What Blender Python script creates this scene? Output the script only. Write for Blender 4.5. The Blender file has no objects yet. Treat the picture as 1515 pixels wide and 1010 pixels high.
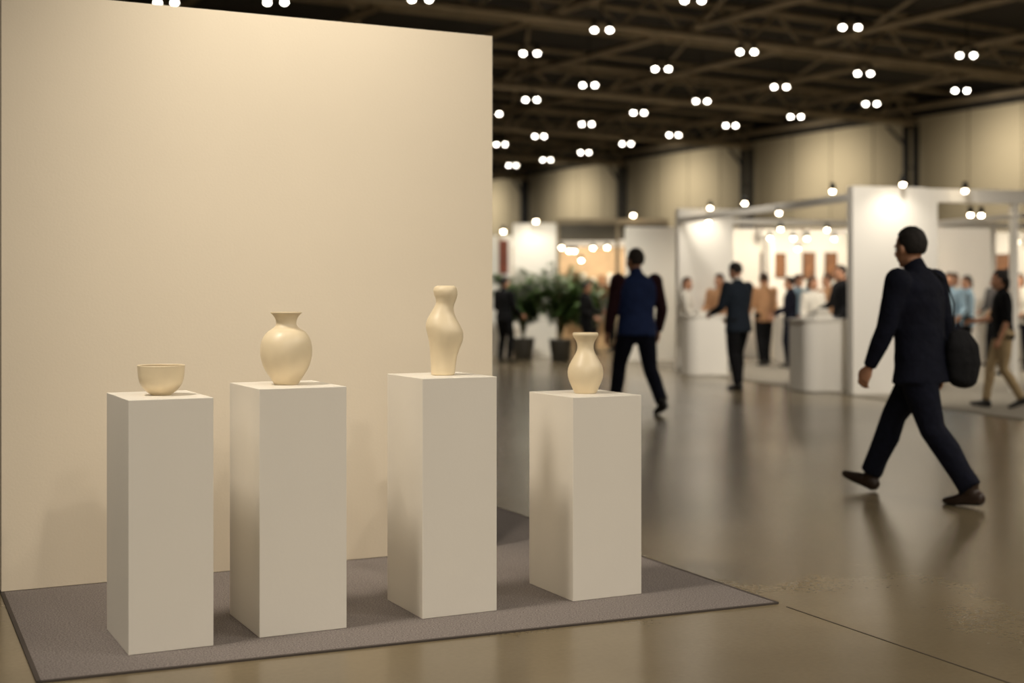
import bpy, math, random
from mathutils import Vector, Matrix
from mathutils.bvhtree import BVHTree
random.seed(7)
S = bpy.context.scene
COL = S.collection
V = Vector

# ------------------------------------------------------------------ materials
def lin(c):
    o = []
    for x in c:
        x /= 255.0
        o.append(x/12.92 if x <= 0.04045 else ((x+0.055)/1.055)**2.4)
    return o
MATS = {}
def mat(name, rgb, rough=0.6, var=0.08, scale=8.0, metal=0.0, emit=0.0, bump=0.0, spec=0.5, bscale=None, bdist=0.01):
    if name in MATS: return MATS[name]
    m = bpy.data.materials.new(name); m.use_nodes = True
    nt = m.node_tree; N = nt.nodes; L = nt.links
    b = N['Principled BSDF']
    tc = N.new('ShaderNodeTexCoord')
    nz = N.new('ShaderNodeTexNoise'); nz.inputs['Scale'].default_value = scale; nz.inputs['Detail'].default_value = 4
    L.new(tc.outputs['Object'], nz.inputs['Vector'])
    rp = N.new('ShaderNodeValToRGB')
    c = lin(rgb)
    rp.color_ramp.elements[0].position = 0.3; rp.color_ramp.elements[1].position = 0.7
    rp.color_ramp.elements[0].color = [x*(1-var) for x in c]+[1]
    rp.color_ramp.elements[1].color = [min(1, x*(1+var)) for x in c]+[1]
    L.new(nz.outputs['Fac'], rp.inputs['Fac'])
    L.new(rp.outputs['Color'], b.inputs['Base Color'])
    b.inputs['Roughness'].default_value = rough
    b.inputs['Metallic'].default_value = metal
    b.inputs['Specular IOR Level'].default_value = spec
    if emit > 0:
        L.new(rp.outputs['Color'], b.inputs['Emission Color'])
        b.inputs['Emission Strength'].default_value = emit
    if bump > 0:
        n2 = N.new('ShaderNodeTexNoise'); n2.inputs['Scale'].default_value = bscale or scale*8
        n2.inputs['Detail'].default_value = 3
        L.new(tc.outputs['Object'], n2.inputs['Vector'])
        bp = N.new('ShaderNodeBump'); bp.inputs['Strength'].default_value = bump; bp.inputs['Distance'].default_value = bdist
        L.new(n2.outputs['Fac'], bp.inputs['Height']); L.new(bp.outputs['Normal'], b.inputs['Normal'])
    MATS[name] = m
    return m

def floor_mat():
    m = bpy.data.materials.new('polished_concrete'); m.use_nodes = True
    nt = m.node_tree; N = nt.nodes; L = nt.links; b = N['Principled BSDF']
    tc = N.new('ShaderNodeTexCoord')
    n1 = N.new('ShaderNodeTexNoise'); n1.inputs['Scale'].default_value = 0.9; n1.inputs['Detail'].default_value = 3; n1.inputs['Roughness'].default_value = 0.55
    L.new(tc.outputs['Object'], n1.inputs['Vector'])
    rp = N.new('ShaderNodeValToRGB')
    rp.color_ramp.elements[0].position = 0.2; rp.color_ramp.elements[1].position = 0.8
    rp.color_ramp.elements[0].color = lin((108, 96, 74))+[1]
    rp.color_ramp.elements[1].color = lin((134, 120, 95))+[1]
    L.new(n1.outputs['Fac'], rp.inputs['Fac'])
    n3 = N.new('ShaderNodeTexNoise'); n3.inputs['Scale'].default_value = 45; n3.inputs['Detail'].default_value = 3
    L.new(tc.outputs['Object'], n3.inputs['Vector'])
    mr3 = N.new('ShaderNodeMapRange'); mr3.inputs['To Min'].default_value = 0.88; mr3.inputs['To Max'].default_value = 1.08
    L.new(n3.outputs['Fac'], mr3.inputs['Value'])
    mx = N.new('ShaderNodeMix'); mx.data_type = 'RGBA'; mx.blend_type = 'MULTIPLY'; mx.inputs[0].default_value = 1.0
    L.new(rp.outputs['Color'], mx.inputs[6]); L.new(mr3.outputs['Result'], mx.inputs[7])
    L.new(mx.outputs[2], b.inputs['Base Color'])
    n2 = N.new('ShaderNodeTexNoise'); n2.inputs['Scale'].default_value = 0.6; n2.inputs['Detail'].default_value = 0
    L.new(tc.outputs['Object'], n2.inputs['Vector'])
    mr = N.new('ShaderNodeMapRange'); mr.inputs['To Min'].default_value = 0.21; mr.inputs['To Max'].default_value = 0.25
    L.new(n2.outputs['Fac'], mr.inputs['Value']); L.new(mr.outputs['Result'], b.inputs['Roughness'])
    b.inputs['Specular IOR Level'].default_value = 0.75
    return m

def carpet_mat():
    m = bpy.data.materials.new('carpet_taupe'); m.use_nodes = True
    nt = m.node_tree; N = nt.nodes; L = nt.links; b = N['Principled BSDF']
    tc = N.new('ShaderNodeTexCoord')
    n1 = N.new('ShaderNodeTexNoise'); n1.inputs['Scale'].default_value = 160; n1.inputs['Detail'].default_value = 2
    L.new(tc.outputs['Object'], n1.inputs['Vector'])
    rp = N.new('ShaderNodeValToRGB')
    rp.color_ramp.elements[0].position = 0.35; rp.color_ramp.elements[1].position = 0.65
    rp.color_ramp.elements[0].color = lin((102, 95, 92))+[1]
    rp.color_ramp.elements[1].color = lin((144, 136, 131))+[1]
    L.new(n1.outputs['Fac'], rp.inputs['Fac']); L.new(rp.outputs['Color'], b.inputs['Base Color'])
    b.inputs['Roughness'].default_value = 0.95; b.inputs['Specular IOR Level'].default_value = 0.1
    bp = N.new('ShaderNodeBump'); bp.inputs['Strength'].default_value = 0.5; bp.inputs['Distance'].default_value = 0.004
    L.new(n1.outputs['Fac'], bp.inputs['Height']); L.new(bp.outputs['Normal'], b.inputs['Normal'])
    return m

# ------------------------------------------------------------------ mesh builder
class MB:
    def __init__(s):
        s.v = []; s.f = []; s.m = []; s.sm = []; s.mats = []
    def mi(s, m):
        if m not in s.mats: s.mats.append(m)
        return s.mats.index(m)
    def add(s, vs, fs, m, smooth=False):
        o = len(s.v); k = s.mi(m)
        s.v += [V(x) for x in vs]
        for f in fs:
            s.f.append([i+o for i in f]); s.m.append(k); s.sm.append(smooth)
    def box(s, lo, hi, m):
        x0, y0, z0 = lo; x1, y1, z1 = hi
        vs = [(x0,y0,z0),(x1,y0,z0),(x1,y1,z0),(x0,y1,z0),(x0,y0,z1),(x1,y0,z1),(x1,y1,z1),(x0,y1,z1)]
        s.add(vs, [(0,3,2,1),(4,5,6,7),(0,1,5,4),(1,2,6,5),(2,3,7,6),(3,0,4,7)], m)
    def tube(s, pts, rad, m, ref=(1,0,0), n=14, round0=True, round1=True, smooth=True):
        pts = [V(p) for p in pts]; ref = V(ref)
        rad = [(r, r) if not isinstance(r, (tuple, list)) else tuple(r) for r in rad]
        K = len(pts); rings = []
        def frame(t):
            a = ref - t*t.dot(ref)
            if a.length < 1e-3:
                r2 = V((0,1,0)); a = r2 - t*t.dot(r2)
            a.normalize(); return a, t.cross(a)
        T = []
        for i in range(K):
            t = V((0,0,0))
            if i > 0: t += (pts[i]-pts[i-1]).normalized()
            if i < K-1: t += (pts[i+1]-pts[i]).normalized()
            T.append(t.normalized())
        def ring(c, rx, ry, t):
            a, b = frame(t)
            return [c + a*(rx*math.cos(2*math.pi*j/n)) + b*(ry*math.sin(2*math.pi*j/n)) for j in range(n)]
        if round0:
            r = min(rad[0])
            for ph in (75, 50, 25):
                p = math.radians(ph)
                rings.append(ring(pts[0]-T[0]*r*math.sin(p), rad[0][0]*math.cos(p), rad[0][1]*math.cos(p), T[0]))
        for i in range(K): rings.append(ring(pts[i], rad[i][0], rad[i][1], T[i]))
        if round1:
            r = min(rad[-1])
            for ph in (25, 50, 75):
                p = math.radians(ph)
                rings.append(ring(pts[-1]+T[-1]*r*math.sin(p), rad[-1][0]*math.cos(p), rad[-1][1]*math.cos(p), T[-1]))
        vs = [v for r in rings for v in r]; fs = []
        for i in range(len(rings)-1):
            for j in range(n):
                j2 = (j+1) % n
                fs.append((i*n+j, i*n+j2, (i+1)*n+j2, (i+1)*n+j))
        c0 = sum(rings[0], V((0,0,0)))/n; c1 = sum(rings[-1], V((0,0,0)))/n
        a = len(vs); vs += [c0, c1]
        q = (len(rings)-1)*n
        for j in range(n):
            j2 = (j+1) % n
            fs.append((a, j2, j)); fs.append((a+1, q+j, q+j2))
        s.add(vs, fs, m, smooth)
    def bar(s, p, q, w, m):
        s.tube([p, q], [w*0.707, w*0.707], m, ref=(0.71, 0.71, 0.02), n=4, round0=False, round1=False, smooth=False)
    def ell(s, M, r, m, nu=20, nv=12, fn=None):
        vs = []; fs = []
        for i in range(nv+1):
            th = math.pi*i/nv
            for j in range(nu):
                ph = 2*math.pi*j/nu
                d = V((math.sin(th)*math.cos(ph), math.sin(th)*math.sin(ph), math.cos(th)))
                k = fn(d) if fn else 1.0
                vs.append(M @ V((d.x*r[0]*k, d.y*r[1]*k, d.z*r[2]*k)))
        for i in range(nv):
            for j in range(nu):
                j2 = (j+1) % nu
                fs.append((i*nu+j, (i+1)*nu+j, (i+1)*nu+j2, i*nu+j2))
        s.add(vs, fs, m, True)
    def lathe(s, prof, m, n=64, off=None):
        vs = []; fs = []
        for k, (r, z) in enumerate(prof):
            ox = off[k] if off else 0
            for j in range(n):
                a = 2*math.pi*j/n
                vs.append((ox+r*math.cos(a), r*math.sin(a), z))
        for k in range(len(prof)-1):
            for j in range(n):
                j2 = (j+1) % n
                fs.append((k*n+j, k*n+j2, (k+1)*n+j2, (k+1)*n+j))
        s.add(vs, fs, m, True)
    def mesh(s, name):
        me = bpy.data.meshes.new(name)
        me.from_pydata([tuple(v) for v in s.v], [], s.f)
        for m in s.mats: me.materials.append(m)
        me.polygons.foreach_set('material_index', s.m)
        me.polygons.foreach_set('use_smooth', s.sm)
        me.update(); me.validate()
        return me
    def obj(s, name, loc=(0,0,0), rz=0.0, bevel=0.0, seg=2):
        ob = bpy.data.objects.new(name, s.mesh(name)); COL.objects.link(ob)
        ob.location = loc; ob.rotation_euler = (0, 0, rz)
        if bevel > 0:
            md = ob.modifiers.new('bevel', 'BEVEL'); md.width = bevel; md.segments = seg
            md.limit_method = 'ANGLE'; md.angle_limit = math.radians(40)
        return ob

def remesh(mb, voxel, smooth):
    """fuse overlapping closed parts into ONE surface, carry the material of the nearest source part"""
    me = mb.mesh('tmp'); ob = bpy.data.objects.new('tmp', me); COL.objects.link(ob)
    md = ob.modifiers.new('r', 'REMESH'); md.mode = 'VOXEL'; md.voxel_size = voxel; md.adaptivity = 0
    if smooth:
        sm = ob.modifiers.new('s', 'SMOOTH'); sm.factor = 0.5; sm.iterations = smooth
    dg = bpy.context.evaluated_depsgraph_get(); ev = ob.evaluated_get(dg); em = ev.to_mesh()
    vs = [v.co.copy() for v in em.vertices]; fs = [list(p.vertices) for p in em.polygons]
    cs = [p.center.copy() for p in em.polygons]
    ev.to_mesh_clear()
    bvh = BVHTree.FromPolygons(mb.v, mb.f)
    out = MB(); out.mats = list(mb.mats); out.v = vs; out.f = fs
    for c in cs:
        r = bvh.find_nearest(c)
        out.m.append(mb.m[r[2]] if r[2] is not None else 0)
    out.sm = [True]*len(fs)
    bpy.data.objects.remove(ob); bpy.data.meshes.remove(me)
    return out
def merge(dst, src):
    o = len(dst.v); dst.v += src.v
    for f, m, s in zip(src.f, src.m, src.sm):
        dst.f.append([i+o for i in f]); dst.m.append(dst.mi(src.mats[m])); dst.sm.append(s)

# ------------------------------------------------------------------ people
def ik(h, a, l1, l2, pole):
    d = a-h; L = min(d.length, (l1+l2)*0.999); dn = d.normalized()
    x = (l1*l1-l2*l2+L*L)/(2*L); y = math.sqrt(max(0, l1*l1-x*x))
    p = (pole - dn*dn.dot(pole)).normalized()
    return h+dn*x+p*y

def build_hand(mb, w, D, N, W, sk, k=1.0, curl=1.0):
    D = D.normalized(); N = (N-D*D.dot(N)).normalized(); W = (W-D*D.dot(W)-N*N.dot(W)).normalized()
    mb.tube([w-D*0.03*k, w+D*0.015*k, w+D*0.05*k, w+D*0.088*k], [(0.026*k,0.020*k),(0.029*k,0.018*k),(0.040*k,0.017*k),(0.038*k,0.013*k)], sk, ref=W, n=14)
    for off, ln in ((0.029,0.070),(0.010,0.080),(-0.010,0.075),(-0.028,0.058)):
        p = w+D*0.088*k+W*off*k; pts = [p-D*0.02*k]; ang = 0
        pts.append(p)
        for seg, bend in ((0.45,18),(0.32,32),(0.23,28)):
            ang += math.radians(bend*curl)
            p = p+(D*math.cos(ang)+N*math.sin(ang)+W*off*1.2)*ln*seg*k
            pts.append(p)
        mb.tube(pts, [0.0092*k,0.0092*k,0.0086*k,0.0078*k,0.0066*k], sk, ref=W, n=10)
    b = w+D*0.025*k+W*0.022*k
    t1 = b+(D*0.75+W*0.6+N*0.25).normalized()*0.042*k
    t2 = t1+(D*0.9+W*0.2+N*0.45).normalized()*0.030*k
    t3 = t2+(D*0.9+W*-0.05+N*0.5).normalized()*0.022*k
    mb.tube([b, t1, t2, t3], [0.015*k,0.0112*k,0.0098*k,0.008*k], sk, ref=N, n=10)

def person(name, loc, face, H=1.75, top=None, sleeve=None, pants=None, shoe=None, hair=None, skin=None,
           feet=((0.0,0.10,0),(0.0,0.10,0)), arms=((5,8,12),(5,8,12)), lean=0, head=(0,0), hem=0.84,
           vox=0.012, fem=False, longhair=False, short=False, bulk=1.0, shirt=None, extra=None, z0=0.0, flare=1.0):
    """feet: (fwd, lateral, pitch) for right then left;  arms: (swing, abduct, elbow) for right then left"""
    skin = skin or SKIN; sleeve = sleeve or top
    sw = 0.165 if fem else 0.19*(1+(bulk-1)*0.6); hw = 0.095
    B = MB(); Hn = MB(); Hd = MB()
    ank = []
    for (fw, lt, pitch), sgn in zip(feet, (1, -1)):
        th = math.radians(pitch); f = V((0, math.cos(th), math.sin(th))); u = V((0, -math.sin(th), math.cos(th)))
        low = min((f*a+u*(-0.088)).z for a in (-0.07, 0.12, 0.19))
        ank.append((V((sgn*lt, fw, -low)), f, u))
    hipz = 0.925
    for (a, f, u), sgn in zip(ank, (1, -1)):
        d2 = (a.y)**2+(a.x-sgn*hw)**2
        hipz = min(hipz, a.z+math.sqrt(max(0.1, 0.845**2-d2)))
    hz = hipz-0.925
    lr = math.radians(lean)
    def U(x, y, z):
        z2 = z-0.95
        y2 = y*math.cos(lr)+z2*math.sin(lr); z3 = -y*math.sin(lr)+z2*math.cos(lr)
        return V((x, y2, z3+0.95+hz))
    lb = (0.95 if fem else 1.14)*(1+(bulk-1)*0.4)
    for (a, f, u), sgn in zip(ank, (1, -1)):
        h = V((sgn*hw, 0, hipz)); kn = ik(h, a, 0.43, 0.42, V((sgn*0.12, 1, 0.1)))
        tm = h.lerp(kn, 0.5); cm = kn.lerp(a, 0.35)
        back = V((0,-1,0))
        B.tube([h+V((0,0,0.02)), tm, kn, cm+back*0.010, kn.lerp(a,0.7), a+(kn-a).normalized()*0.015],
               [(0.088*lb,0.097*lb),(0.077*lb,0.086*lb),0.063*lb,(0.060*lb,0.066*lb),0.056*lb,0.057*lb], pants, n=16, round1=False)
        s = lambda p, q: a+f*p+u*q
        B.tube([s(-0.045,-0.045), s(0.02,-0.045), s(0.09,-0.055), s(0.14,-0.062), s(0.175,-0.066)],
               [(0.036,0.043),(0.040,0.043),(0.046,0.033),(0.044,0.026),(0.034,0.022)], shoe, n=14)
        B.tube([s(0,-0.04), s(0,0.03)], [0.040,0.040], shoe, n=12)
        B.tube([s(-0.05,-0.079), s(0.03,-0.080), s(0.10,-0.080), s(0.165,-0.080)], [(0.038,0.009),(0.038,0.009),(0.049,0.009),(0.040,0.009)], SOLE, n=14)
    hp = 1.06 if fem else 1.0
    B.tube([U(0,0,0.86), U(0,-0.008,0.93), U(0,0,1.03)], [(0.13*bulk,0.10),(0.168*hp*bulk,0.122*hp),(0.145*bulk,0.105)], pants, n=24)
    zs = [(hem,0.0,0.184*hp*flare,0.136*flare),(0.5*(hem+1.0),-0.004,0.178*hp,0.132),(1.05,0.0,0.160,0.120),(1.15,0.0,0.163,0.122),(1.28,0.0,0.182,0.132),(1.37,-0.006,sw*0.98,0.124),(1.43,-0.010,sw*0.82,0.100),(1.465,-0.010,sw*0.5,0.078),(1.49,-0.006,0.068,0.064)]
    if fem: zs = [(z, y, r*(0.86 if 1.0 < z < 1.2 else 0.93), q*0.95) for z, y, r, q in zs]
    B.tube([U(0,y,z) for z, y, r, q in zs], [(r*bulk if i < 5 else r, q*(1+(bulk-1)*0.6)) for i, (z, y, r, q) in enumerate(zs)], top, n=28, round0=False)
    B.tube([U(0,-0.012,1.45), U(0,-0.006,1.515)], [0.068,0.061], shirt or top, n=16)
    for (swg, abd, elb), sgn in zip(arms, (1, -1)):
        sh = U(sgn*sw, -0.008, 1.41)
        a1 = math.radians(swg+lean); b1 = math.radians(abd); a2 = a1+math.radians(elb)
        d1 = V((sgn*math.sin(b1), math.sin(a1)*math.cos(b1), -math.cos(a1)*math.cos(b1)))
        inw = 0.25 if elb > 40 else 0.0
        d2 = V((sgn*(math.sin(b1)*0.3-inw), math.sin(a2), -math.cos(a2))).normalized()
        el = sh+d1*0.295; wr = el+d2*0.255
        B.tube([sh-d1*0.005, sh+d1*0.10, el], [0.068*bulk,0.060*bulk,0.050*bulk], sleeve, n=16)
        if short:
            Hn.tube([sh.lerp(el,0.6), el, el.lerp(wr,0.3), wr], [0.038,0.037,0.038,0.025], skin, n=12)
        else:
            B.tube([el, el.lerp(wr,0.4), wr], [0.050*bulk,0.048*bulk,0.040], sleeve, n=14, round1=False)
        med = V((-sgn,0,0)) if elb < 60 else V((0,0,-1))*0.6+V((-sgn,0,0))
        thumb = V((0,1,0.3)) if elb < 60 else V((-sgn*0.6,0,1))
        build_hand(Hn, wr, d2, med, thumb, skin, 1.0 if not fem else 0.9)
    c = U(0, 0.020, 1.622)
    yaw, pit = math.radians(head[0]), math.radians(head[1])
    M = Matrix.Translation(c) @ Matrix.Rotation(yaw, 4, 'Z') @ Matrix.Rotation(pit, 4, 'X') @ Matrix.Scale(1.03, 4)
    T = lambda x, y, z: M @ Matrix.Translation((x, y, z))
    P = lambda x, y, z: M @ V((x, y, z))
    Hd.tube([U(0,-0.01,1.44), U(0,-0.004,1.50), c+V((0,-0.014,-0.06))], [0.060,0.057,0.056], skin, n=16)
    Hd.ell(T(0,-0.010,0.022), (0.075,0.094,0.096), skin)
    Hd.ell(T(0,0.024,-0.034), (0.060,0.066,0.078), skin)
    Hd.ell(T(0,0.060,-0.094), (0.026,0.022,0.019), skin, 12, 8)
    Hd.tube([P(-0.036,0.074,0.020), P(0,0.083,0.018), P(0.036,0.074,0.020)], [0.010,0.011,0.010], skin, ref=(0,0,1), n=8)
    Hd.tube([P(0,0.084,0.008), P(0,0.099,-0.022), P(0,0.103,-0.034)], [0.008,0.011,0.014], skin, n=8)
    Hd.ell(T(0,0.086,-0.060), (0.023,0.010,0.0055), LIP, 12, 6)
    Hd.ell(T(0,0.084,-0.070), (0.019,0.010,0.0060), LIP, 12, 6)
    for sg in (1, -1):
        Hd.ell(T(sg*0.079,-0.004,-0.012), (0.010,0.018,0.030), skin, 12, 8)
        Hd.ell(T(sg*0.040,0.060,-0.030), (0.022,0.020,0.020), skin, 12, 8)
    body = remesh(B, vox, 3)
    merge(body, remesh(Hd, min(vox*0.5, 0.0065), 1))
    for sg in (1, -1):
        body.ell(T(sg*0.030,0.0800,-0.001), (0.0125,0.0085,0.0065), EYEW, 10, 8)
        body.ell(T(sg*0.030,0.0860,-0.001), (0.0055,0.0040,0.0055), EYED, 8, 6)
        body.tube([P(sg*0.016,0.091,0.016), P(sg*0.032,0.089,0.020), P(sg*0.046,0.078,0.014)], [0.0028,0.0032,0.002], hair, ref=(0,0,1), n=6)
    def hf(d):
        x, y, z = d
        e = max(z-0.52, min(0.36-y, z-0.10), min(0.30-y, z+0.12, y-0.14), min(0.10-y, z+0.18), min(-0.10-y, z+0.72))
        k = max(0.0, min(1.0, 0.5+e/0.22))
        thick = 0.150-0.02*max(0.0, y)
        if z > 0.3: thick += 0.03*max(0.0, 0.6-abs(y-0.1))*(1 if z > 0.6 else 0.5)
        return 0.84+thick*k+k*(0.014*math.sin(19*x+5*y)+0.014*math.sin(23*y-11*z)+0.010*math.sin(41*x-17*y))
    body.ell(T(0,-0.014,0.026), (0.083,0.103,0.105), hair, 44, 32, hf)
    if longhair:
        body.tube([P(0,-0.05,0.05), P(0,-0.085,-0.03), P(0,-0.085,-0.10)], [(0.078,0.055),(0.078,0.040),(0.055,0.025)], hair, n=20)
    merge(body, remesh(Hn, 0.0042 if vox < 0.013 else 0.0055, 1))
    if extra: extra(body, U)
    ob = body.obj(name, (loc[0], loc[1], z0), math.atan2(-face[0], face[1]))
    k = H/1.75
    ob.scale = (k, k, k)
    zmin = min(v.z for v in body.v)
    ob.location.z = z0-zmin*k
    return ob

# ------------------------------------------------------------------ palette
SKIN = mat('skin', (190,140,110), 0.5, 0.05, 30)
LIP = mat('lips', (160,95,85), 0.5)
EYEW = mat('eye_white', (225,220,212), 0.3)
EYED = mat('eye_iris', (40,28,20), 0.2)
SOLE = mat('shoe_sole', (30,26,22), 0.7)
cl_ = dict(bump=0.55, bscale=9, bdist=0.05, spec=0.25)
NAVY = mat('navy_cloth', (13,16,31), 0.9, 0.2, 9, **cl_)
BLACK = mat('black_cloth', (15,15,18), 0.9, 0.15, 12, **cl_)
JEANS = mat('dark_denim', (15,18,33), 0.9, 0.2, 25, **cl_)
BLUEV = mat('blue_vest', (32,48,90), 0.8, 0.15, 14, **cl_)
MAROON = mat('maroon_knit', (50,25,31), 0.9, 0.15, 30, **cl_)
SUIT = mat('suit_wool', (30,38,48), 0.9, 0.1, 40, **cl_)
BROWNSH = mat('brown_leather', (50,35,25), 0.45, 0.2, 12)
BLACKSH = mat('black_leather', (20,18,17), 0.4, 0.2, 12)
HAIRD = mat('hair_dark', (26,19,15), 0.7, 0.3, 60, bump=0.6, bscale=220)
HAIRB = mat('hair_brown', (62,42,28), 0.7, 0.3, 60, bump=0.6, bscale=220)
HAIRG = mat('hair_grey', (58,50,44), 0.7, 0.3, 60, bump=0.6, bscale=220)
TAN = mat('tan_cloth', (186,142,104), 0.85)
KHAKI = mat('khaki_cloth', (176,154,118), 0.85, **cl_)
LBLUE = mat('light_blue_cloth', (130,155,172), 0.85)
WHITEC = mat('white_cloth', (215,210,200), 0.85)
GREYC = mat('grey_cloth', (90,88,88), 0.85)

M_PED = mat('white_pedestal_paint', (232,226,214), 0.55, 0.012, 3, bump=0.03, bscale=60)
M_WALL = mat('cream_panel_paint', (228,216,195), 0.85, 0.015, 1.5, bump=0.06, bscale=90, spec=0.2)
M_CER = mat('cream_ceramic', (228,211,178), 0.40, 0.03, 10, bump=0.03, bscale=40)
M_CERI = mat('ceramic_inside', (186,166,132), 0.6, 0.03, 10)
M_BIND = mat('carpet_binding', (70,62,56), 0.9)
M_JOINT = mat('floor_saw_cut', (46,38,30), 0.9)
M_HALL = mat('hall_wall_panel', (178,166,138), 0.9, 0.05, 0.3)
M_SEAM = mat('hall_wall_seam', (126,116,95), 0.9)
M_DARK = mat('dark_ceiling_deck', (40,36,30), 0.95, 0.2, 0.8)
M_STEEL = mat('painted_steel', (136,123,101), 0.7, 0.15, 2)
M_BLK = mat('black_steel', (26,24,21), 0.6)
M_BOOTH = mat('booth_white', (238,234,226), 0.6, 0.01, 2)
M_BCARP = mat('booth_carpet', (150,143,130), 0.95, 0.06, 40)
M_LAMP = mat('lamp_glow', (255,246,230), 0.5, 0.0, 1, emit=22)
M_SPOT = mat('spot_glow', (255,234,200), 0.5, 0.0, 1, emit=26)
M_POST = mat('poster_red_brown', (120,62,44), 0.7, 0.3, 4)
M_PIC = mat('brown_artwork', (128,88,58), 0.7, 0.35, 5)
M_FRAME = mat('frame_wood', (80,56,38), 0.5)
M_WOOD = mat('light_wood_panel', (176,150,116), 0.6, 0.15, 3)
M_GLASS = mat('smoky_glass', (90,84,72), 0.15, 0.1, 2)
M_POT = mat('planter_grey', (60,57,52), 0.5)
M_LEAF = mat('leaf_green', (80,106,54), 0.5, 0.4, 6)
M_SOIL = mat('soil', (40,30,22), 0.95)
M_STEM = mat('stem', (86,84,46), 0.8)

# ------------------------------------------------------------------ hall shell
HA = math.atan2(0.503, 0.864); HO = (17.7, 47.0, 0)   # hall frame: local y runs along the right-hand wall
def hallobj(mb, name, **k): return mb.obj(name, HO, HA, **k)
f = MB(); f.box((-60,-62,-0.2),(0,72,0), floor_mat()); hallobj(f, 'floor')
f = MB(); f.box((-60,-62,8.8),(0,72,9.0), M_DARK); hallobj(f, 'ceiling')
w = MB(); w.box((0,-62,0),(0.3,72,8.8), M_HALL)
for i in range(56):
    y = -61+i*2.35
    w.box((-0.012,y,0.2),(0,y+0.05,8.0), M_SEAM)
hallobj(w, 'wall_right')
w = MB(); w.box((-60.3,-62,0),(-60,72,8.8), M_HALL); hallobj(w, 'wall_left')
w = MB(); w.box((-60.3,72,0),(0.3,72.3,8.8), M_HALL); hallobj(w, 'wall_back')
w = MB(); w.box((-60.3,-62.3,0),(0.3,-62,8.8), M_HALL); hallobj(w, 'wall_front')
t = MB(); t.box((-0.10,-62,7.95),(-0.014,72,8.8), M_DARK); hallobj(t, 'trim_1')
for k in range(-3, 6):
    y = 4.8+9.4*k
    c = MB()
    for dy in (-0.24, 0.24):
        c.box((-0.55,y+dy-0.08,0),(-0.36,y+dy+0.08,7.6), M_BLK)
    for z in (1.5, 3.0, 4.5, 6.0): c.box((-0.47,y-0.2,z),(-0.41,y+0.2,z+0.06), M_BLK)
    c.bar((-0.45,y+0.3,6.9),(-0.45,y+1.2,7.7),0.09,M_BLK)
    hallobj(c, 'steel_column')
tr = MB()
for k in range(-6, 8):
    y = 4.8+9.4*k
    if not -61 < y < 71: continue
    tr.bar((-60,y,7.75),(-0.2,y,7.75),0.20,M_STEEL); tr.bar((-60,y,8.6),(-0.2,y,8.6),0.17,M_STEEL)
    for i in range(30):
        x0 = -60+i*1.99; tr.bar((x0,y,7.75),(x0+1,y,8.6),0.08,M_STEEL); tr.bar((x0+1,y,8.6),(x0+1.99,y,7.75),0.08,M_STEEL)
hallobj(tr, 'ceiling_truss')
tr = MB()
for i in range(15):
    x = -58+i*4.1; tr.bar((x,-61,8.25),(x,71,8.25),0.16,M_STEEL)
for i in range(44):
    y = -60+i*3.0; tr.bar((-60,y,8.62),(-0.3,y,8.62),0.10,M_STEEL)
for i in range(12):
    x = -56+i*5.1
    for j in range(14):
        y = -57+j*9.4; tr.bar((x,y,8.35),(x+5.1,y+9.4,8.35),0.08,M_STEEL)
hallobj(tr, 'ceiling_joists')

LAMPS = [(2.04,30.9),(7.59,30.6),(0.45,33.9),(5.81,33.7),(11.4,34.2),(3.98,36.25),(9.55,37.0),(2.2,39.06),(7.75,39.4),(13.2,40.1),
 (0.59,42.0),(5.88,42.3),(11.3,42.9),(4.18,45),(9.57,46),(2.63,48),(7.76,48.4),(1.04,51.7),(6.09,51.3),(4.56,54.3),(-0.45,54.5),
 (3.07,57.6),(1.55,60.8),(0.016,63.4),(3.69,27.8),(-1.86,27.7),(-4.84,27.96),(-7.1,28.0),(-0.6,45.3)]
EXTRA = []
for r in range(1, 12):
    for i in range(-3, 5):
        x = 3.7+1.65*r+i*5.5-5.5*int(1.65*r/5.5); y = 27.8-3.05*r
        if -14 < x < 22: EXTRA.append((x, y))
cl = MB()
for (x, y) in LAMPS+EXTRA:
    for sx in (-0.175, 0.175):
        M = Matrix.Translation((x+sx, y, 7.30))
        cl.ell(M, (0.058,0.058,0.040), M_LAMP, 14, 8)
        cl.tube([(x+sx,y,7.33),(x+sx,y,7.50)], [0.085,0.05], M_BLK, n=12, round0=False, round1=False)
    cl.bar((x-0.2,y,7.52),(x+0.2,y,7.52),0.04,M_BLK); cl.bar((x,y,7.52),(x,y,8.8),0.025,M_BLK)
cl.obj('ceiling_lamps')

def spot(name, loc, target, energy, angle=120, blend=0.8, rad=0.1, col=(1,0.905,0.77)):
    l = bpy.data.lights.new(name, 'SPOT'); l.energy = energy; l.spot_size = math.radians(angle); l.spot_blend = blend
    l.shadow_soft_size = rad; l.color = col
    o = bpy.data.objects.new(name, l); COL.objects.link(o); o.location = loc
    o.rotation_euler = (V(target)-V(loc)).to_track_quat('-Z', 'Y').to_euler()
    return o
for k, (x, y) in enumerate(LAMPS):
    if k in (0, 4, 5, 9, 13, 19, 24, 27): spot('lamp_light', (x, y, 7.2), (x, y, 0), 950, 150, 0.6, 0.15)
for k, (x, y) in enumerate(EXTRA):
    if k % 6 == 0: spot('lamp_light', (x, y, 7.2), (x, y, 0), 540, 150, 0.6, 0.15)

def hallw(x, y, z):
    c, s_ = math.cos(HA), math.sin(HA)
    return (HO[0]+x*c-y*s_, HO[1]+x*s_+y*c, z)
for k in range(-1, 5):
    spot('wall_washer_light', hallw(-3.4, 0.1+9.4*k, 6.9), hallw(0, 0.1+9.4*k, 4.8), 720, 140, 1.0, 0.4)

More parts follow.
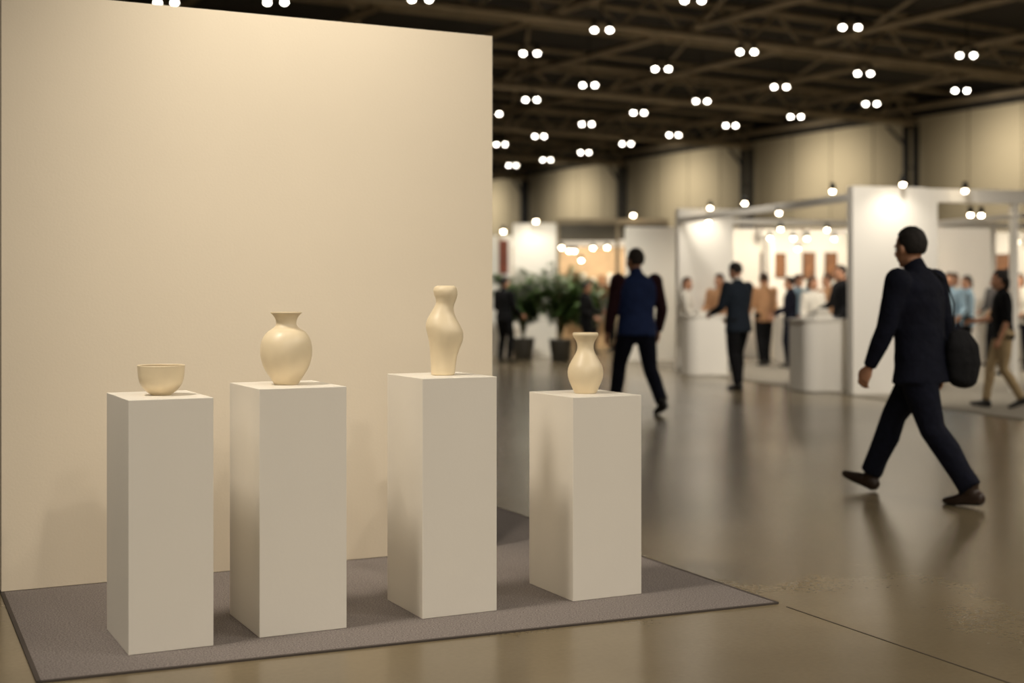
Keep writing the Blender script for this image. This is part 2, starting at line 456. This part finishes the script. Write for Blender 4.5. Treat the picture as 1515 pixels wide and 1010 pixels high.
def strip(mb, p, q, w, z0, z1, m):
    p = V((p[0], p[1], 0)); q = V((q[0], q[1], 0)); d = (q-p).normalized(); n = V((-d.y, d.x, 0))*w/2
    vs = [p-n, q-n, q+n, p+n]
    mb.add([(v.x, v.y, z0) for v in vs]+[(v.x, v.y, z1) for v in vs], [(3,2,1,0),(4,5,6,7),(0,1,5,4),(1,2,6,5),(2,3,7,6),(3,0,4,7)], m)
jn = MB(); strip(jn, (1.16,5.76), (3.2,1.4), 0.006, -0.01, 0.0012, M_JOINT)
jn.obj('trim_2')

# ------------------------------------------------------------------ carpet
FL = (-1.608,4.633); FR = (1.131,5.817); BR = (-0.20,8.65); BL = (-3.05,7.75)
cp = MB(); vs = [FL, FR, BR, BL]
cp.add([(x,y,0) for x,y in vs]+[(x,y,0.006) for x,y in vs], [(3,2,1,0),(4,5,6,7),(0,1,5,4),(1,2,6,5),(2,3,7,6),(3,0,4,7)], carpet_mat())
for a, b in ((FL,FR),(FR,BR),(BR,BL),(BL,FL)): strip(cp, a, b, 0.016, 0.0, 0.0066, M_BIND)
cp.obj('carpet')

# ------------------------------------------------------------------ display wall
EA = math.atan2(0.447, 0.895)
w = MB(); w.box((0,0,0.0077),(2.404,0.06,2.661), M_WALL); w.obj('exhibition_panel_wall', (-2.252,6.014,0), EA, bevel=0.002)
PED = [(-1.395,4.96,0.312,0.435,0.934),(-0.965,5.213,0.351,0.435,0.957),(-0.362,5.516,0.334,0.39,0.978),(0.261,5.83,0.343,0.409,0.878)]
for (x, y, a, b, h) in PED:
    p = MB(); p.box((0,0,0.0065),(a,b,h), M_PED)
    p.obj('display_pedestal', (x, y, 0), EA, bevel=0.0018)

def dense(prof, n=10):
    P = [prof[0]]+list(prof)+[prof[-1]]; out = []
    for i in range(1, len(P)-2):
        for k in range(n):
            t = k/n; o = []
            for c in range(len(prof[0])):
                p0, p1, p2, p3 = P[i-1][c], P[i][c], P[i+1][c], P[i+2][c]
                o.append(0.5*((2*p1)+(-p0+p2)*t+(2*p0-5*p1+4*p2-p3)*t*t+(-p0+3*p1-3*p2+p3)*t**3))
            out.append(tuple(o))
    out.append(tuple(prof[-1])); return out
b = MB()
prof = [(0.0,0.0),(0.036,0.0),(0.040,0.003)]+dense([(0.040,0.004),(0.054,0.013),(0.074,0.036),(0.084,0.062),(0.0875,0.090),(0.0885,0.108)])+\
       [(0.0895,0.112),(0.0885,0.1145),(0.0865,0.1145),(0.0850,0.112)]
b.lathe(prof, M_CER)
b.lathe([(0.0850,0.112)]+dense([(0.084,0.106),(0.082,0.088),(0.076,0.062),(0.062,0.038),(0.040,0.020),(0.0,0.012)]), M_CERI)
b.obj('ceramic_bowl', (-1.344,5.225,0.9342))
b = MB()
b.lathe([(0.0,0.0),(0.046,0.0),(0.049,0.003)]+dense([(0.049,0.004),(0.061,0.022),(0.084,0.058),(0.099,0.098),(0.1035,0.138),(0.097,0.178),(0.078,0.209),(0.053,0.226),(0.0415,0.239),(0.0415,0.256),(0.049,0.273),(0.060,0.285)])+[(0.0625,0.288),(0.0615,0.291),(0.058,0.291)], M_CER)
b.lathe(dense([(0.058,0.291),(0.046,0.275),(0.036,0.255),(0.035,0.238),(0.042,0.222),(0.08,0.18),(0.085,0.12),(0.04,0.02),(0.0,0.015)]), M_CERI)
b.obj('ceramic_vase', (-0.908,5.486,0.9572))
b = MB()
d3 = dense([(0.050,0.004,0.0),(0.052,0.028,0.001),(0.054,0.056,0.002),(0.0575,0.085,0.004),(0.064,0.115,0.008),(0.072,0.148,0.012),(0.0765,0.180,0.009),(0.0735,0.208,0.001),(0.063,0.235,-0.004),(0.050,0.262,-0.002),(0.0415,0.287,0.004),(0.0400,0.304,0.010),(0.044,0.322,0.013),(0.0495,0.340,0.012),(0.0505,0.357,0.010),(0.046,0.370,0.010),(0.040,0.3755,0.010)])
ps = [(0.0,0.0,0.0),(0.046,0.0,0.0)]+d3+[(0.035,0.3775,0.010),(0.031,0.374,0.010),(0.030,0.35,0.010),(0.0,0.345,0.010)]
b.lathe([(r,z) for r,z,o in ps], M_CER, off=[o for r,z,o in ps])
b.obj('sculptural_vase', (-0.292,5.766,0.9782))
b = MB()
b.lathe([(0.0,0.0),(0.046,0.0),(0.050,0.003)]+dense([(0.051,0.006),(0.062,0.030),(0.075,0.062),(0.0795,0.092),(0.074,0.122),(0.057,0.155),(0.042,0.182),(0.0365,0.205),(0.040,0.228),(0.050,0.246),(0.0560,0.256),(0.0575,0.263),(0.054,0.270),(0.046,0.271)]), M_CER)
b.lathe(dense([(0.046,0.271),(0.038,0.262),(0.031,0.235),(0.028,0.205),(0.034,0.18),(0.06,0.12),(0.06,0.06),(0.0,0.02)]), M_CERI)
b.obj('ceramic_vase', (0.328,6.09,0.8782))

# gallery lighting on the exhibit, followed by added fill
spot('key_gallery_spot', (-0.50,5.30,3.75), (-0.92,6.66,2.3), 140, 96, 1.0, 0.15, (1,0.90,0.75))
spot('gallery_spot', (-2.75,4.2,5.4), (-0.6,5.6,0.6), 680, 46, 1.0, 0.45, (1,0.895,0.75))
spot('gallery_spot', (-3.9,3.3,4.4), (-0.7,5.6,0.75), 130, 44, 1.0, 0.9, (1,0.895,0.75))
spot('added_fill_light', (3.4,-3.0,6.0), (-0.4,5.8,0.7), 220, 60, 1.0, 2.4, (1,0.91,0.79))  # unseen soft fill added behind the camera to lift the pedestal fronts
spot('added_fill_light', (0.8,-5.0,5.5), (-0.4,5.8,0.7), 700, 60, 1.0, 2.6, (1,0.91,0.79))  # second added fill, more central, with no fixture behind it

# ------------------------------------------------------------------ booths (right-hand row)
BO = (4.42,17.76,0); BA = math.radians(15.1)
def bw(b, a, z=0):
    c, s_ = math.cos(BA), math.sin(BA)
    return (BO[0]+b*c-a*s_, BO[1]+b*s_+a*c, z)
bt = MB()
bt.box((0,-3.8,0),(13,9.4,0.012), M_BCARP)
bt.box((0.02,0,0.012),(1.10,0.15,2.73), M_BOOTH)
bt.box((0.02,6.0,0.012),(1.04,6.15,2.80), M_BOOTH)
bt.box((0.02,0.15,2.54),(0.10,6.0,2.64), M_BOOTH)
bt.box((0.10,6.02,2.54),(9,6.10,2.64), M_BOOTH)
bt.box((1.10,0.0,0.012),(1.27,0.12,2.72), M_BOOTH)
bt.box((1.27,0.0,2.54),(9,0.12,2.72), M_BOOTH)
for b0 in (2.43,5.0,8.9): bt.box((b0,0.01,0.012),(b0+0.08,0.11,2.54), M_BOOTH)
bt.box((4.7,0.12,2.54),(4.78,9.4,2.62), M_BOOTH)
bt.box((0.3,9.4,0.012),(13,9.5,2.65), M_BOOTH)
bt.box((6.2,6.0,0.012),(6.3,9.4,2.65), M_BOOTH)
bt.box((12.9,0,0.012),(13,9.4,2.65), M_BOOTH)
bt.box((3.2,9.0,0.012),(3.3,9.4,2.5), M_BOOTH)
bt.obj('exhibition_booth', BO, BA, bevel=0.004)
sp = MB()
def head(p, sz=0.034):
    sp.ell(Matrix.Translation(p), (sz,sz,sz*0.8), M_SPOT, 12, 8)
    sp.tube([V(p)+V((0,0,0.015)), V(p)+V((0,0,0.12))], [sz*1.3, sz*0.9], M_BLK, n=10, round0=False, round1=False)
for b0, a0, z in ((0.6,-0.25,2.74),(1.55,-0.2,2.68),(0.05,0.6,2.70),(0.05,2.2,2.50),(0.06,3.4,2.72),(0.06,4.8,2.50),(0.5,5.75,2.80),
                  (1.9,5.9,2.46),(2.8,5.9,2.46),(3.6,5.9,2.46),(4.6,5.9,2.46),(3.0,8.6,2.42),(3.8,8.6,2.42),(4.4,8.6,2.42),(5.0,8.6,2.42),(5.6,8.6,2.40),
                  (3.4,8.2,2.2),(4.1,7.4,2.3),(2.7,7.0,2.35),(5.2,7.4,2.3),
                  (7.0,8.6,2.4),(7.8,8.6,2.4),(8.6,8.6,2.4),(9.4,8.6,2.4),(2.2,0.4,2.40),(2.0,0.35,2.40),(5.6,3.4,2.5),(6.4,3.4,2.5)):
    head(bw(b0, a0, z))
sp.obj('track_spotlights')
for b0 in (2.9,4.6,7.2,9.4):
    spot('booth_and_fill_light', bw(b0,7.9,2.45), bw(b0,9.4,1.6), 92, 140, 0.9, 0.06, (1,0.87,0.68))
spot('booth_and_fill_light', bw(0.6,-0.42,2.75), bw(0.58,0,1.9), 18, 120, 1.0, 0.05, (1,0.92,0.78))
spot('booth_and_fill_light', bw(0.5,5.55,2.78), bw(0.5,6,1.9), 22, 120, 1.0, 0.05, (1,0.92,0.78))
spot('booth_and_fill_light', bw(-1.2,-3.2,4.6), bw(0.4,0.4,1.0), 620, 70, 1.0, 0.1, (1,0.92,0.80))  # fill added in open air to brighten the counter and end panel fronts
spot('booth_and_fill_light', bw(-0.9,1.2,4.9), bw(0.3,5.4,1.2), 620, 70, 1.0, 0.5, (1,0.92,0.80))  # added fill above the aisle, no fixture; brightens the far pillar
spot('booth_and_fill_light', bw(2.6,3.2,2.5), bw(2.6,4.2,0), 140, 150, 0.8, 0.06, (1,0.89,0.72))
spot('booth_and_fill_light', bw(5.6,3.2,2.5), bw(5.6,4.2,0), 140, 150, 0.8, 0.06, (1,0.89,0.72))
def picture(b0, z, w_, h_, m):
    p = MB(); p.box((-w_/2-0.03,-0.03,-h_/2-0.03),(w_/2+0.03,0,h_/2+0.03), M_FRAME); p.box((-w_/2,-0.036,-h_/2),(w_/2,-0.028,h_/2), m)
    p.obj('framed_artwork', bw(b0, 9.398, z), BA)
for b0, w_, h_ in ((3.45,0.5,0.45),(4.25,0.22,0.5),(4.75,0.22,0.5),(5.6,0.4,0.4),(7.1,0.3,0.45),(8.75,0.46,0.5),(7.9,0.25,0.4)):
    picture(b0, 1.9, w_, h_, M_PIC)
def counter(b0, a0, w_, d_, h_, z=0.012):
    c = MB(); c.box((-w_/2,-d_/2,0),(w_/2,d_/2,h_-0.03), M_BOOTH)
    c.box((-w_/2-0.015,-d_/2-0.015,h_-0.03),(w_/2+0.015,d_/2+0.015,h_), M_BOOTH)
    ob = c.obj('reception_counter', bw(b0,a0,z), BA)
    md = ob.modifiers.new('bevel','BEVEL'); md.width = 0.16; md.segments = 6; md.limit_method = 'WEIGHT'
    at = ob.data.attributes.new('bevel_weight_edge','FLOAT','EDGE')
    for e in ob.data.edges:
        p, q = ob.data.vertices[e.vertices[0]].co, ob.data.vertices[e.vertices[1]].co
        at.data[e.index].value = 1.0 if abs(p.z-q.z) > 0.02 else 0.0
    return ob
C2 = (0.08,0.95); C1 = (-0.04,4.75)
counter(C2[0],C2[1],0.78,0.66,0.97,0.0125)
counter(C1[0],C1[1],0.72,0.56,0.97,0.0125)
s_ = MB()
s_.box((-0.22,-0.14,0),(0.08,0.10,0.05), M_BOOTH); s_.box((-0.18,-0.12,0.05),(0.05,0.09,0.10), WHITEC); s_.box((0.10,-0.12,0),(0.27,0.10,0.03), GREYC); s_.box((-0.12,-0.08,0.10),(0.04,0.06,0.14), M_BOOTH)
s_.obj('brochure_stack', bw(C2[0],C2[1],0.983), BA+0.2, bevel=0.003)
s_ = MB(); s_.box((-0.15,-0.1,0),(0.1,0.1,0.06), WHITEC); s_.box((0.12,-0.08,0),(0.22,0.08,0.12), TAN)
s_.obj('brochure_stack', bw(C1[0],C1[1],0.983), BA, bevel=0.003)
for b0, a0, h_ in ((3.2,7.9,0.9),(4.9,8.1,1.0),(8.2,7.6,0.8)):
    c = MB(); c.box((-0.3,-0.3,0),(0.3,0.3,h_), M_BOOTH); c.box((-0.12,-0.12,h_),(0.12,0.12,h_+0.2), M_PIC)
    c.obj('display_plinth', bw(b0,a0,0.0125), BA, bevel=0.01)

# ------------------------------------------------------------------ far booths (left of gap)
fb = MB()
fb.box((-0.9,28.6,0),(0.0,28.72,2.55), M_BOOTH)
fb.box((-0.27,28.57,1.75),(-0.08,28.6,2.45), M_POST)
fb.box((0.02,28.9,0),(0.94,29.05,2.82), M_BOOTH)
for x in (0.94,2.2,3.25): fb.box((x,28.9,0),(x+0.07,29.0,2.9), M_STEEL)
fb.box((0.94,28.88,2.80),(3.3,29.0,2.92), M_STEEL)
fb.box((1.01,28.93,2.45),(2.2,28.96,2.80), M_GLASS)
fb.box((2.27,28.93,2.50),(3.25,28.96,2.80), M_GLASS)
fb.box((-1.0,34.0,0),(5.2,34.1,2.5), M_WOOD)
fb.box((-1.0,29.1,0),(-0.9,34,2.5), M_BOOTH)
fb.box((1.4,33.6,0.8),(4.6,34,0.85), M_FRAME); fb.box((1.4,33.6,1.5),(4.6,34,1.55), M_FRAME)
for i in range(14): fb.box((1.5+i*0.22,33.65,0.85),(1.5+i*0.22+0.1,33.85,0.85+random.uniform(.15,.45)), random.choice([M_PIC,WHITEC,TAN,M_BLK]))
for i in range(14): fb.box((1.5+i*0.22,33.65,1.55),(1.5+i*0.22+0.1,33.85,1.55+random.uniform(.15,.4)), random.choice([M_PIC,WHITEC,TAN,M_POST]))
fb.obj('exhibition_booth')
fb = MB()
fb.box((-6,43,0),(9,43.15,2.7), M_BOOTH)
for x in (-6,-2,1.6,4.6,8.9): fb.box((x,38.5,0),(x+0.1,43,2.7), M_BOOTH)
fb.box((-6,38.4,2.6),(9,38.5,2.85), M_BOOTH)
for i in range(8): fb.box((-1.6+i*0.9,42.95,1.3),(-1.2+i*0.9,43.0,1.9), M_PIC)
fb.obj('exhibition_booth')
sp = MB()
for p in ((-0.18,28.3,2.62),(0.5,28.5,2.84),(1.3,31,2.3),(1.42,31,2.3),(2.55,28.7,2.98),(2.7,30.5,2.3),(2.95,30.6,2.32),(3.2,30.6,2.3),(1.9,32,2.4),(2.3,33,2.45),(3.6,33,2.3),
          (1.6,31.5,2.1),(1.1,30.2,2.35),(3.0,31.8,2.05),(3.05,29.6,2.2),(0.8,38.2,2.5),(1.8,38.2,2.5),(2.8,38.2,2.5),(3.8,38.2,2.5),(0.2,41,2.4),(1.2,41,2.4),(4.4,41,2.4)): head(p, 0.042)
sp.obj('track_spotlights')
spot('booth_and_fill_light', (0.45,28.3,2.9), (0.45,28.9,1.9), 26, 110, 1.0, 0.05, (1,0.92,0.78))
spot('booth_and_fill_light', (1.6,32.4,2.45), (1.6,34,1.2), 110, 140, 0.8, 0.06, (1,0.85,0.64))
spot('booth_and_fill_light', (3.6,32.4,2.45), (3.6,34,1.2), 110, 140, 0.8, 0.06, (1,0.85,0.64))
spot('booth_and_fill_light', (2.5,41,2.5), (2.5,43,1.2), 120, 150, 0.8, 0.06, (1,0.84,0.62))
spot('booth_and_fill_light', (0.9,24.6,4.6), (0.8,27.3,1.3), 620, 80, 1.0, 0.1, (1,0.95,0.82))  # not a booth fixture: fill added in mid-air to light the palms

# ------------------------------------------------------------------ plants
def plant(name, loc, H, R, ns=60):
    p = MB()
    p.lathe([(0.0,0.0),(0.17,0.0),(0.18,0.01),(0.23,0.42),(0.235,0.45),(0.215,0.45),(0.21,0.41)], M_POT, 28)
    p.lathe([(0.212,0.405),(0.1,0.41),(0.0,0.412)], M_SOIL, 28)
    for i in range(ns):
        az = random.uniform(0, 6.283); out = random.uniform(0.25, 1.0)*R; top = random.uniform(0.60, 1.0)*H
        pts = []
        for k in range(9):
            t = k/8
            r = out*t**1.3; z = 0.40+(top-0.40)*(1.35*t-0.35*t*t*(1+out))
            pts.append(V((math.cos(az)*r, math.sin(az)*r, z)))
        p.tube(pts, [0.009-0.0007*k for k in range(9)], M_STEM, n=5)
        side = V((-math.sin(az), math.cos(az), 0))
        for k in range(3, 9):
            for sg in (-1, 1):
                for h in (0, 0.33, 0.66):
                    if k == 8 and h: continue
                    c = pts[k].lerp(pts[min(8,k+1)], h)
                    d = (side*sg+V((math.cos(az),math.sin(az),0))*0.6+V((0,0,random.uniform(-0.5,0.3)))).normalized()
                    ln = random.uniform(0.16,0.28); wd = 0.032
                    n = d.cross(V((0,0,1))).normalized()
                    p.add([c, c+d*ln*0.4+n*wd, c+d*ln+V((0,0,-0.03)), c+d*ln*0.4-n*wd], [(0,1,2,3)], M_LEAF, True)
    return p.obj(name, (loc[0], loc[1], 0))
plant('potted_palm', (0.22,27.2), 2.05, 0.62)
plant('potted_palm', (0.95,26.5), 2.05, 0.58)
plant('potted_palm', (1.50,27.9), 1.75, 0.45, 40)

# ------------------------------------------------------------------ people
def bag(body, U):
    b = MB()
    b.tube([U(0.17,-0.17,0.80), U(0.18,-0.18,0.90), U(0.18,-0.18,1.00), U(0.18,-0.17,1.07)], [(0.15,0.06),(0.17,0.072),(0.16,0.066),(0.12,0.035)], BLACK, n=20)
    r = remesh(b, 0.012, 2); merge(body, r)
    body.tube([U(0.10,-0.17,1.06), U(0.15,-0.165,1.26), U(0.165,-0.12,1.40), U(0.160,-0.01,1.495), U(0.17,0.125,1.38), U(0.22,0.15,1.2), U(0.27,0.03,1.08), U(0.28,-0.13,1.04)], [(0.014,0.004)]*8, BLACK, ref=(1,0.3,0), n=8)
person('walking_man', (2.64,8.80), (-0.68,0.73), 1.84, NAVY, NAVY, JEANS, BROWNSH, HAIRD,
       feet=((0.40,0.07,18),(-0.38,0.08,-4)), arms=((-14,9,18),(6,8,14)), lean=5, head=(-10,-5), hem=0.79, vox=0.011, extra=bag, bulk=1.2, flare=1.08)
person('walking_man', (1.38,15.1), (-0.35,0.94), 1.88, BLUEV, MAROON, JEANS, BLACKSH, HAIRG,
       feet=((-0.34,0.12,-20),(0.32,0.10,12)), arms=((-6,14,30),(4,9,14)), lean=2, head=(14,-3), hem=0.86, vox=0.012, bulk=1.2)
person('man_in_suit', (3.12,18.8), (-0.62,0.78), 1.76, SUIT, SUIT, BLACK, BLACKSH, HAIRD,
       feet=((0.10,0.11,0),(-0.10,0.11,0)), arms=((10,9,45),(12,8,55)), lean=3, head=(5,-22), hem=0.80, vox=0.012, shirt=WHITEC, bulk=1.16, flare=1.05)
person('walking_woman', (5.66,15.7), (-0.95,0.1), 1.60, BLACK, BLACK, KHAKI, BLACKSH, HAIRD,
       feet=((0.20,0.07,8),(-0.20,0.07,-15)), arms=((10,10,70),(-5,10,25)), lean=3, head=(-15,-5), hem=0.88, vox=0.012, fem=True, longhair=True, short=True, z0=0.0125)
def crowd(xy, face, H, top, pants, hair, fem=False, z0=0.0125):
    person('visitor', xy, face, H, top, top, pants, BLACKSH, hair, vox=0.016, fem=fem, z0=z0, longhair=fem, bulk=1.0 if fem else 1.08,
           feet=((random.uniform(0,.12),0.10,0),(random.uniform(-.12,0),0.10,0)),
           arms=((random.uniform(0,20),9,random.uniform(10,70)),(random.uniform(0,20),9,random.uniform(10,70))), head=(random.uniform(-25,25),-8))
crowd((4.62,25.0),(-0.3,1),1.70,TAN,BLACK,HAIRB)
crowd((4.98,24.4),(-1,0.2),1.62,NAVY,JEANS,HAIRD)
crowd(bw(0.62,5.62)[:2],(-0.6,-0.8),1.66,TAN,BLACK,HAIRD)
crowd(bw(0.05,5.72)[:2],(0.9,-0.3),1.60,WHITEC,GREYC,HAIRB,True)
crowd((5.12,23.2),(0.2,-1),1.60,WHITEC,GREYC,HAIRB,True)
crowd((5.60,24.2),(-0.8,-.4),1.66,TAN,BLACK,HAIRD)
crowd((5.36,22.2),(-0.9,-0.2),1.78,BLACK,BLACK,HAIRD)
crowd((5.45,26.0),(0.5,-1),1.68,LBLUE,JEANS,HAIRD)
crowd((4.15,25.9),(0.9,-.5),1.66,GREYC,BLACK,HAIRD)
crowd((6.15,25.2),(-0.5,-1),1.64,TAN,JEANS,HAIRB,True)
crowd((5.85,23.0),(0.4,-1),1.62,WHITEC,BLACK,HAIRD,True)
crowd((4.95,26.8),(0.2,-1),1.70,TAN,BLACK,HAIRD)
crowd((6.4,26.6),(-0.2,-1),1.70,WHITEC,JEANS,HAIRD)
crowd((7.15,22.3),(-0.4,-1),1.66,LBLUE,JEANS,HAIRB)
crowd((7.65,22.9),(-0.9,0.2),1.62,LBLUE,BLACK,HAIRD,True)
crowd((8.3,25.6),(0.2,-1),1.70,WHITEC,BLACK,HAIRB)
crowd((8.9,25.0),(-0.8,-0.5),1.68,GREYC,BLACK,HAIRD)
crowd((8.0,22.0),(-0.6,0.8),1.72,TAN,BLACK,HAIRB)
crowd((7.2,24.4),(0.6,-0.8),1.68,BLACK,BLACK,HAIRB)
crowd((8.7,23.4),(-0.6,-0.8),1.66,WHITEC,JEANS,HAIRB,True)
crowd((-0.15,26.4),(0.6,0.6),1.66,BLACK,BLACK,HAIRD,z0=0)
crowd((1.38,25.4),(0.9,-0.3),1.55,BLACK,BLACK,HAIRD,z0=0)
crowd((2.35,31.2),(-0.9,-0.3),1.70,GREYC,BLACK,HAIRD,z0=0)
crowd((1.75,30.6),(0.9,0.3),1.66,BLACK,BLACK,HAIRB,z0=0)
crowd((2.9,32.0),(-0.2,1),1.72,TAN,BLACK,HAIRD,z0=0)
crowd((2.62,27.6),(-0.2,1),1.70,WHITEC,BLACK,HAIRD,z0=0)

# ------------------------------------------------------------------ world & camera
wd = bpy.data.worlds.new('world'); S.world = wd; wd.use_nodes = True
wd.node_tree.nodes['Background'].inputs[0].default_value = (0.9,0.78,0.62,1); wd.node_tree.nodes['Background'].inputs[1].default_value = 0.05
cd = bpy.data.cameras.new('camera'); cam = bpy.data.objects.new('camera', cd); COL.objects.link(cam)
cam.location = (0,0,1.32); cam.rotation_euler = (math.radians(90),0,0)
cd.sensor_width = 36; cd.lens = 47.95; cd.shift_y = -70/1515; cd.clip_end = 300
cd.dof.use_dof = True; cd.dof.focus_distance = 5.5; cd.dof.aperture_fstop = 1.4
S.camera = cam
S.view_settings.view_transform = 'Standard'
S.view_settings.exposure = 0.08
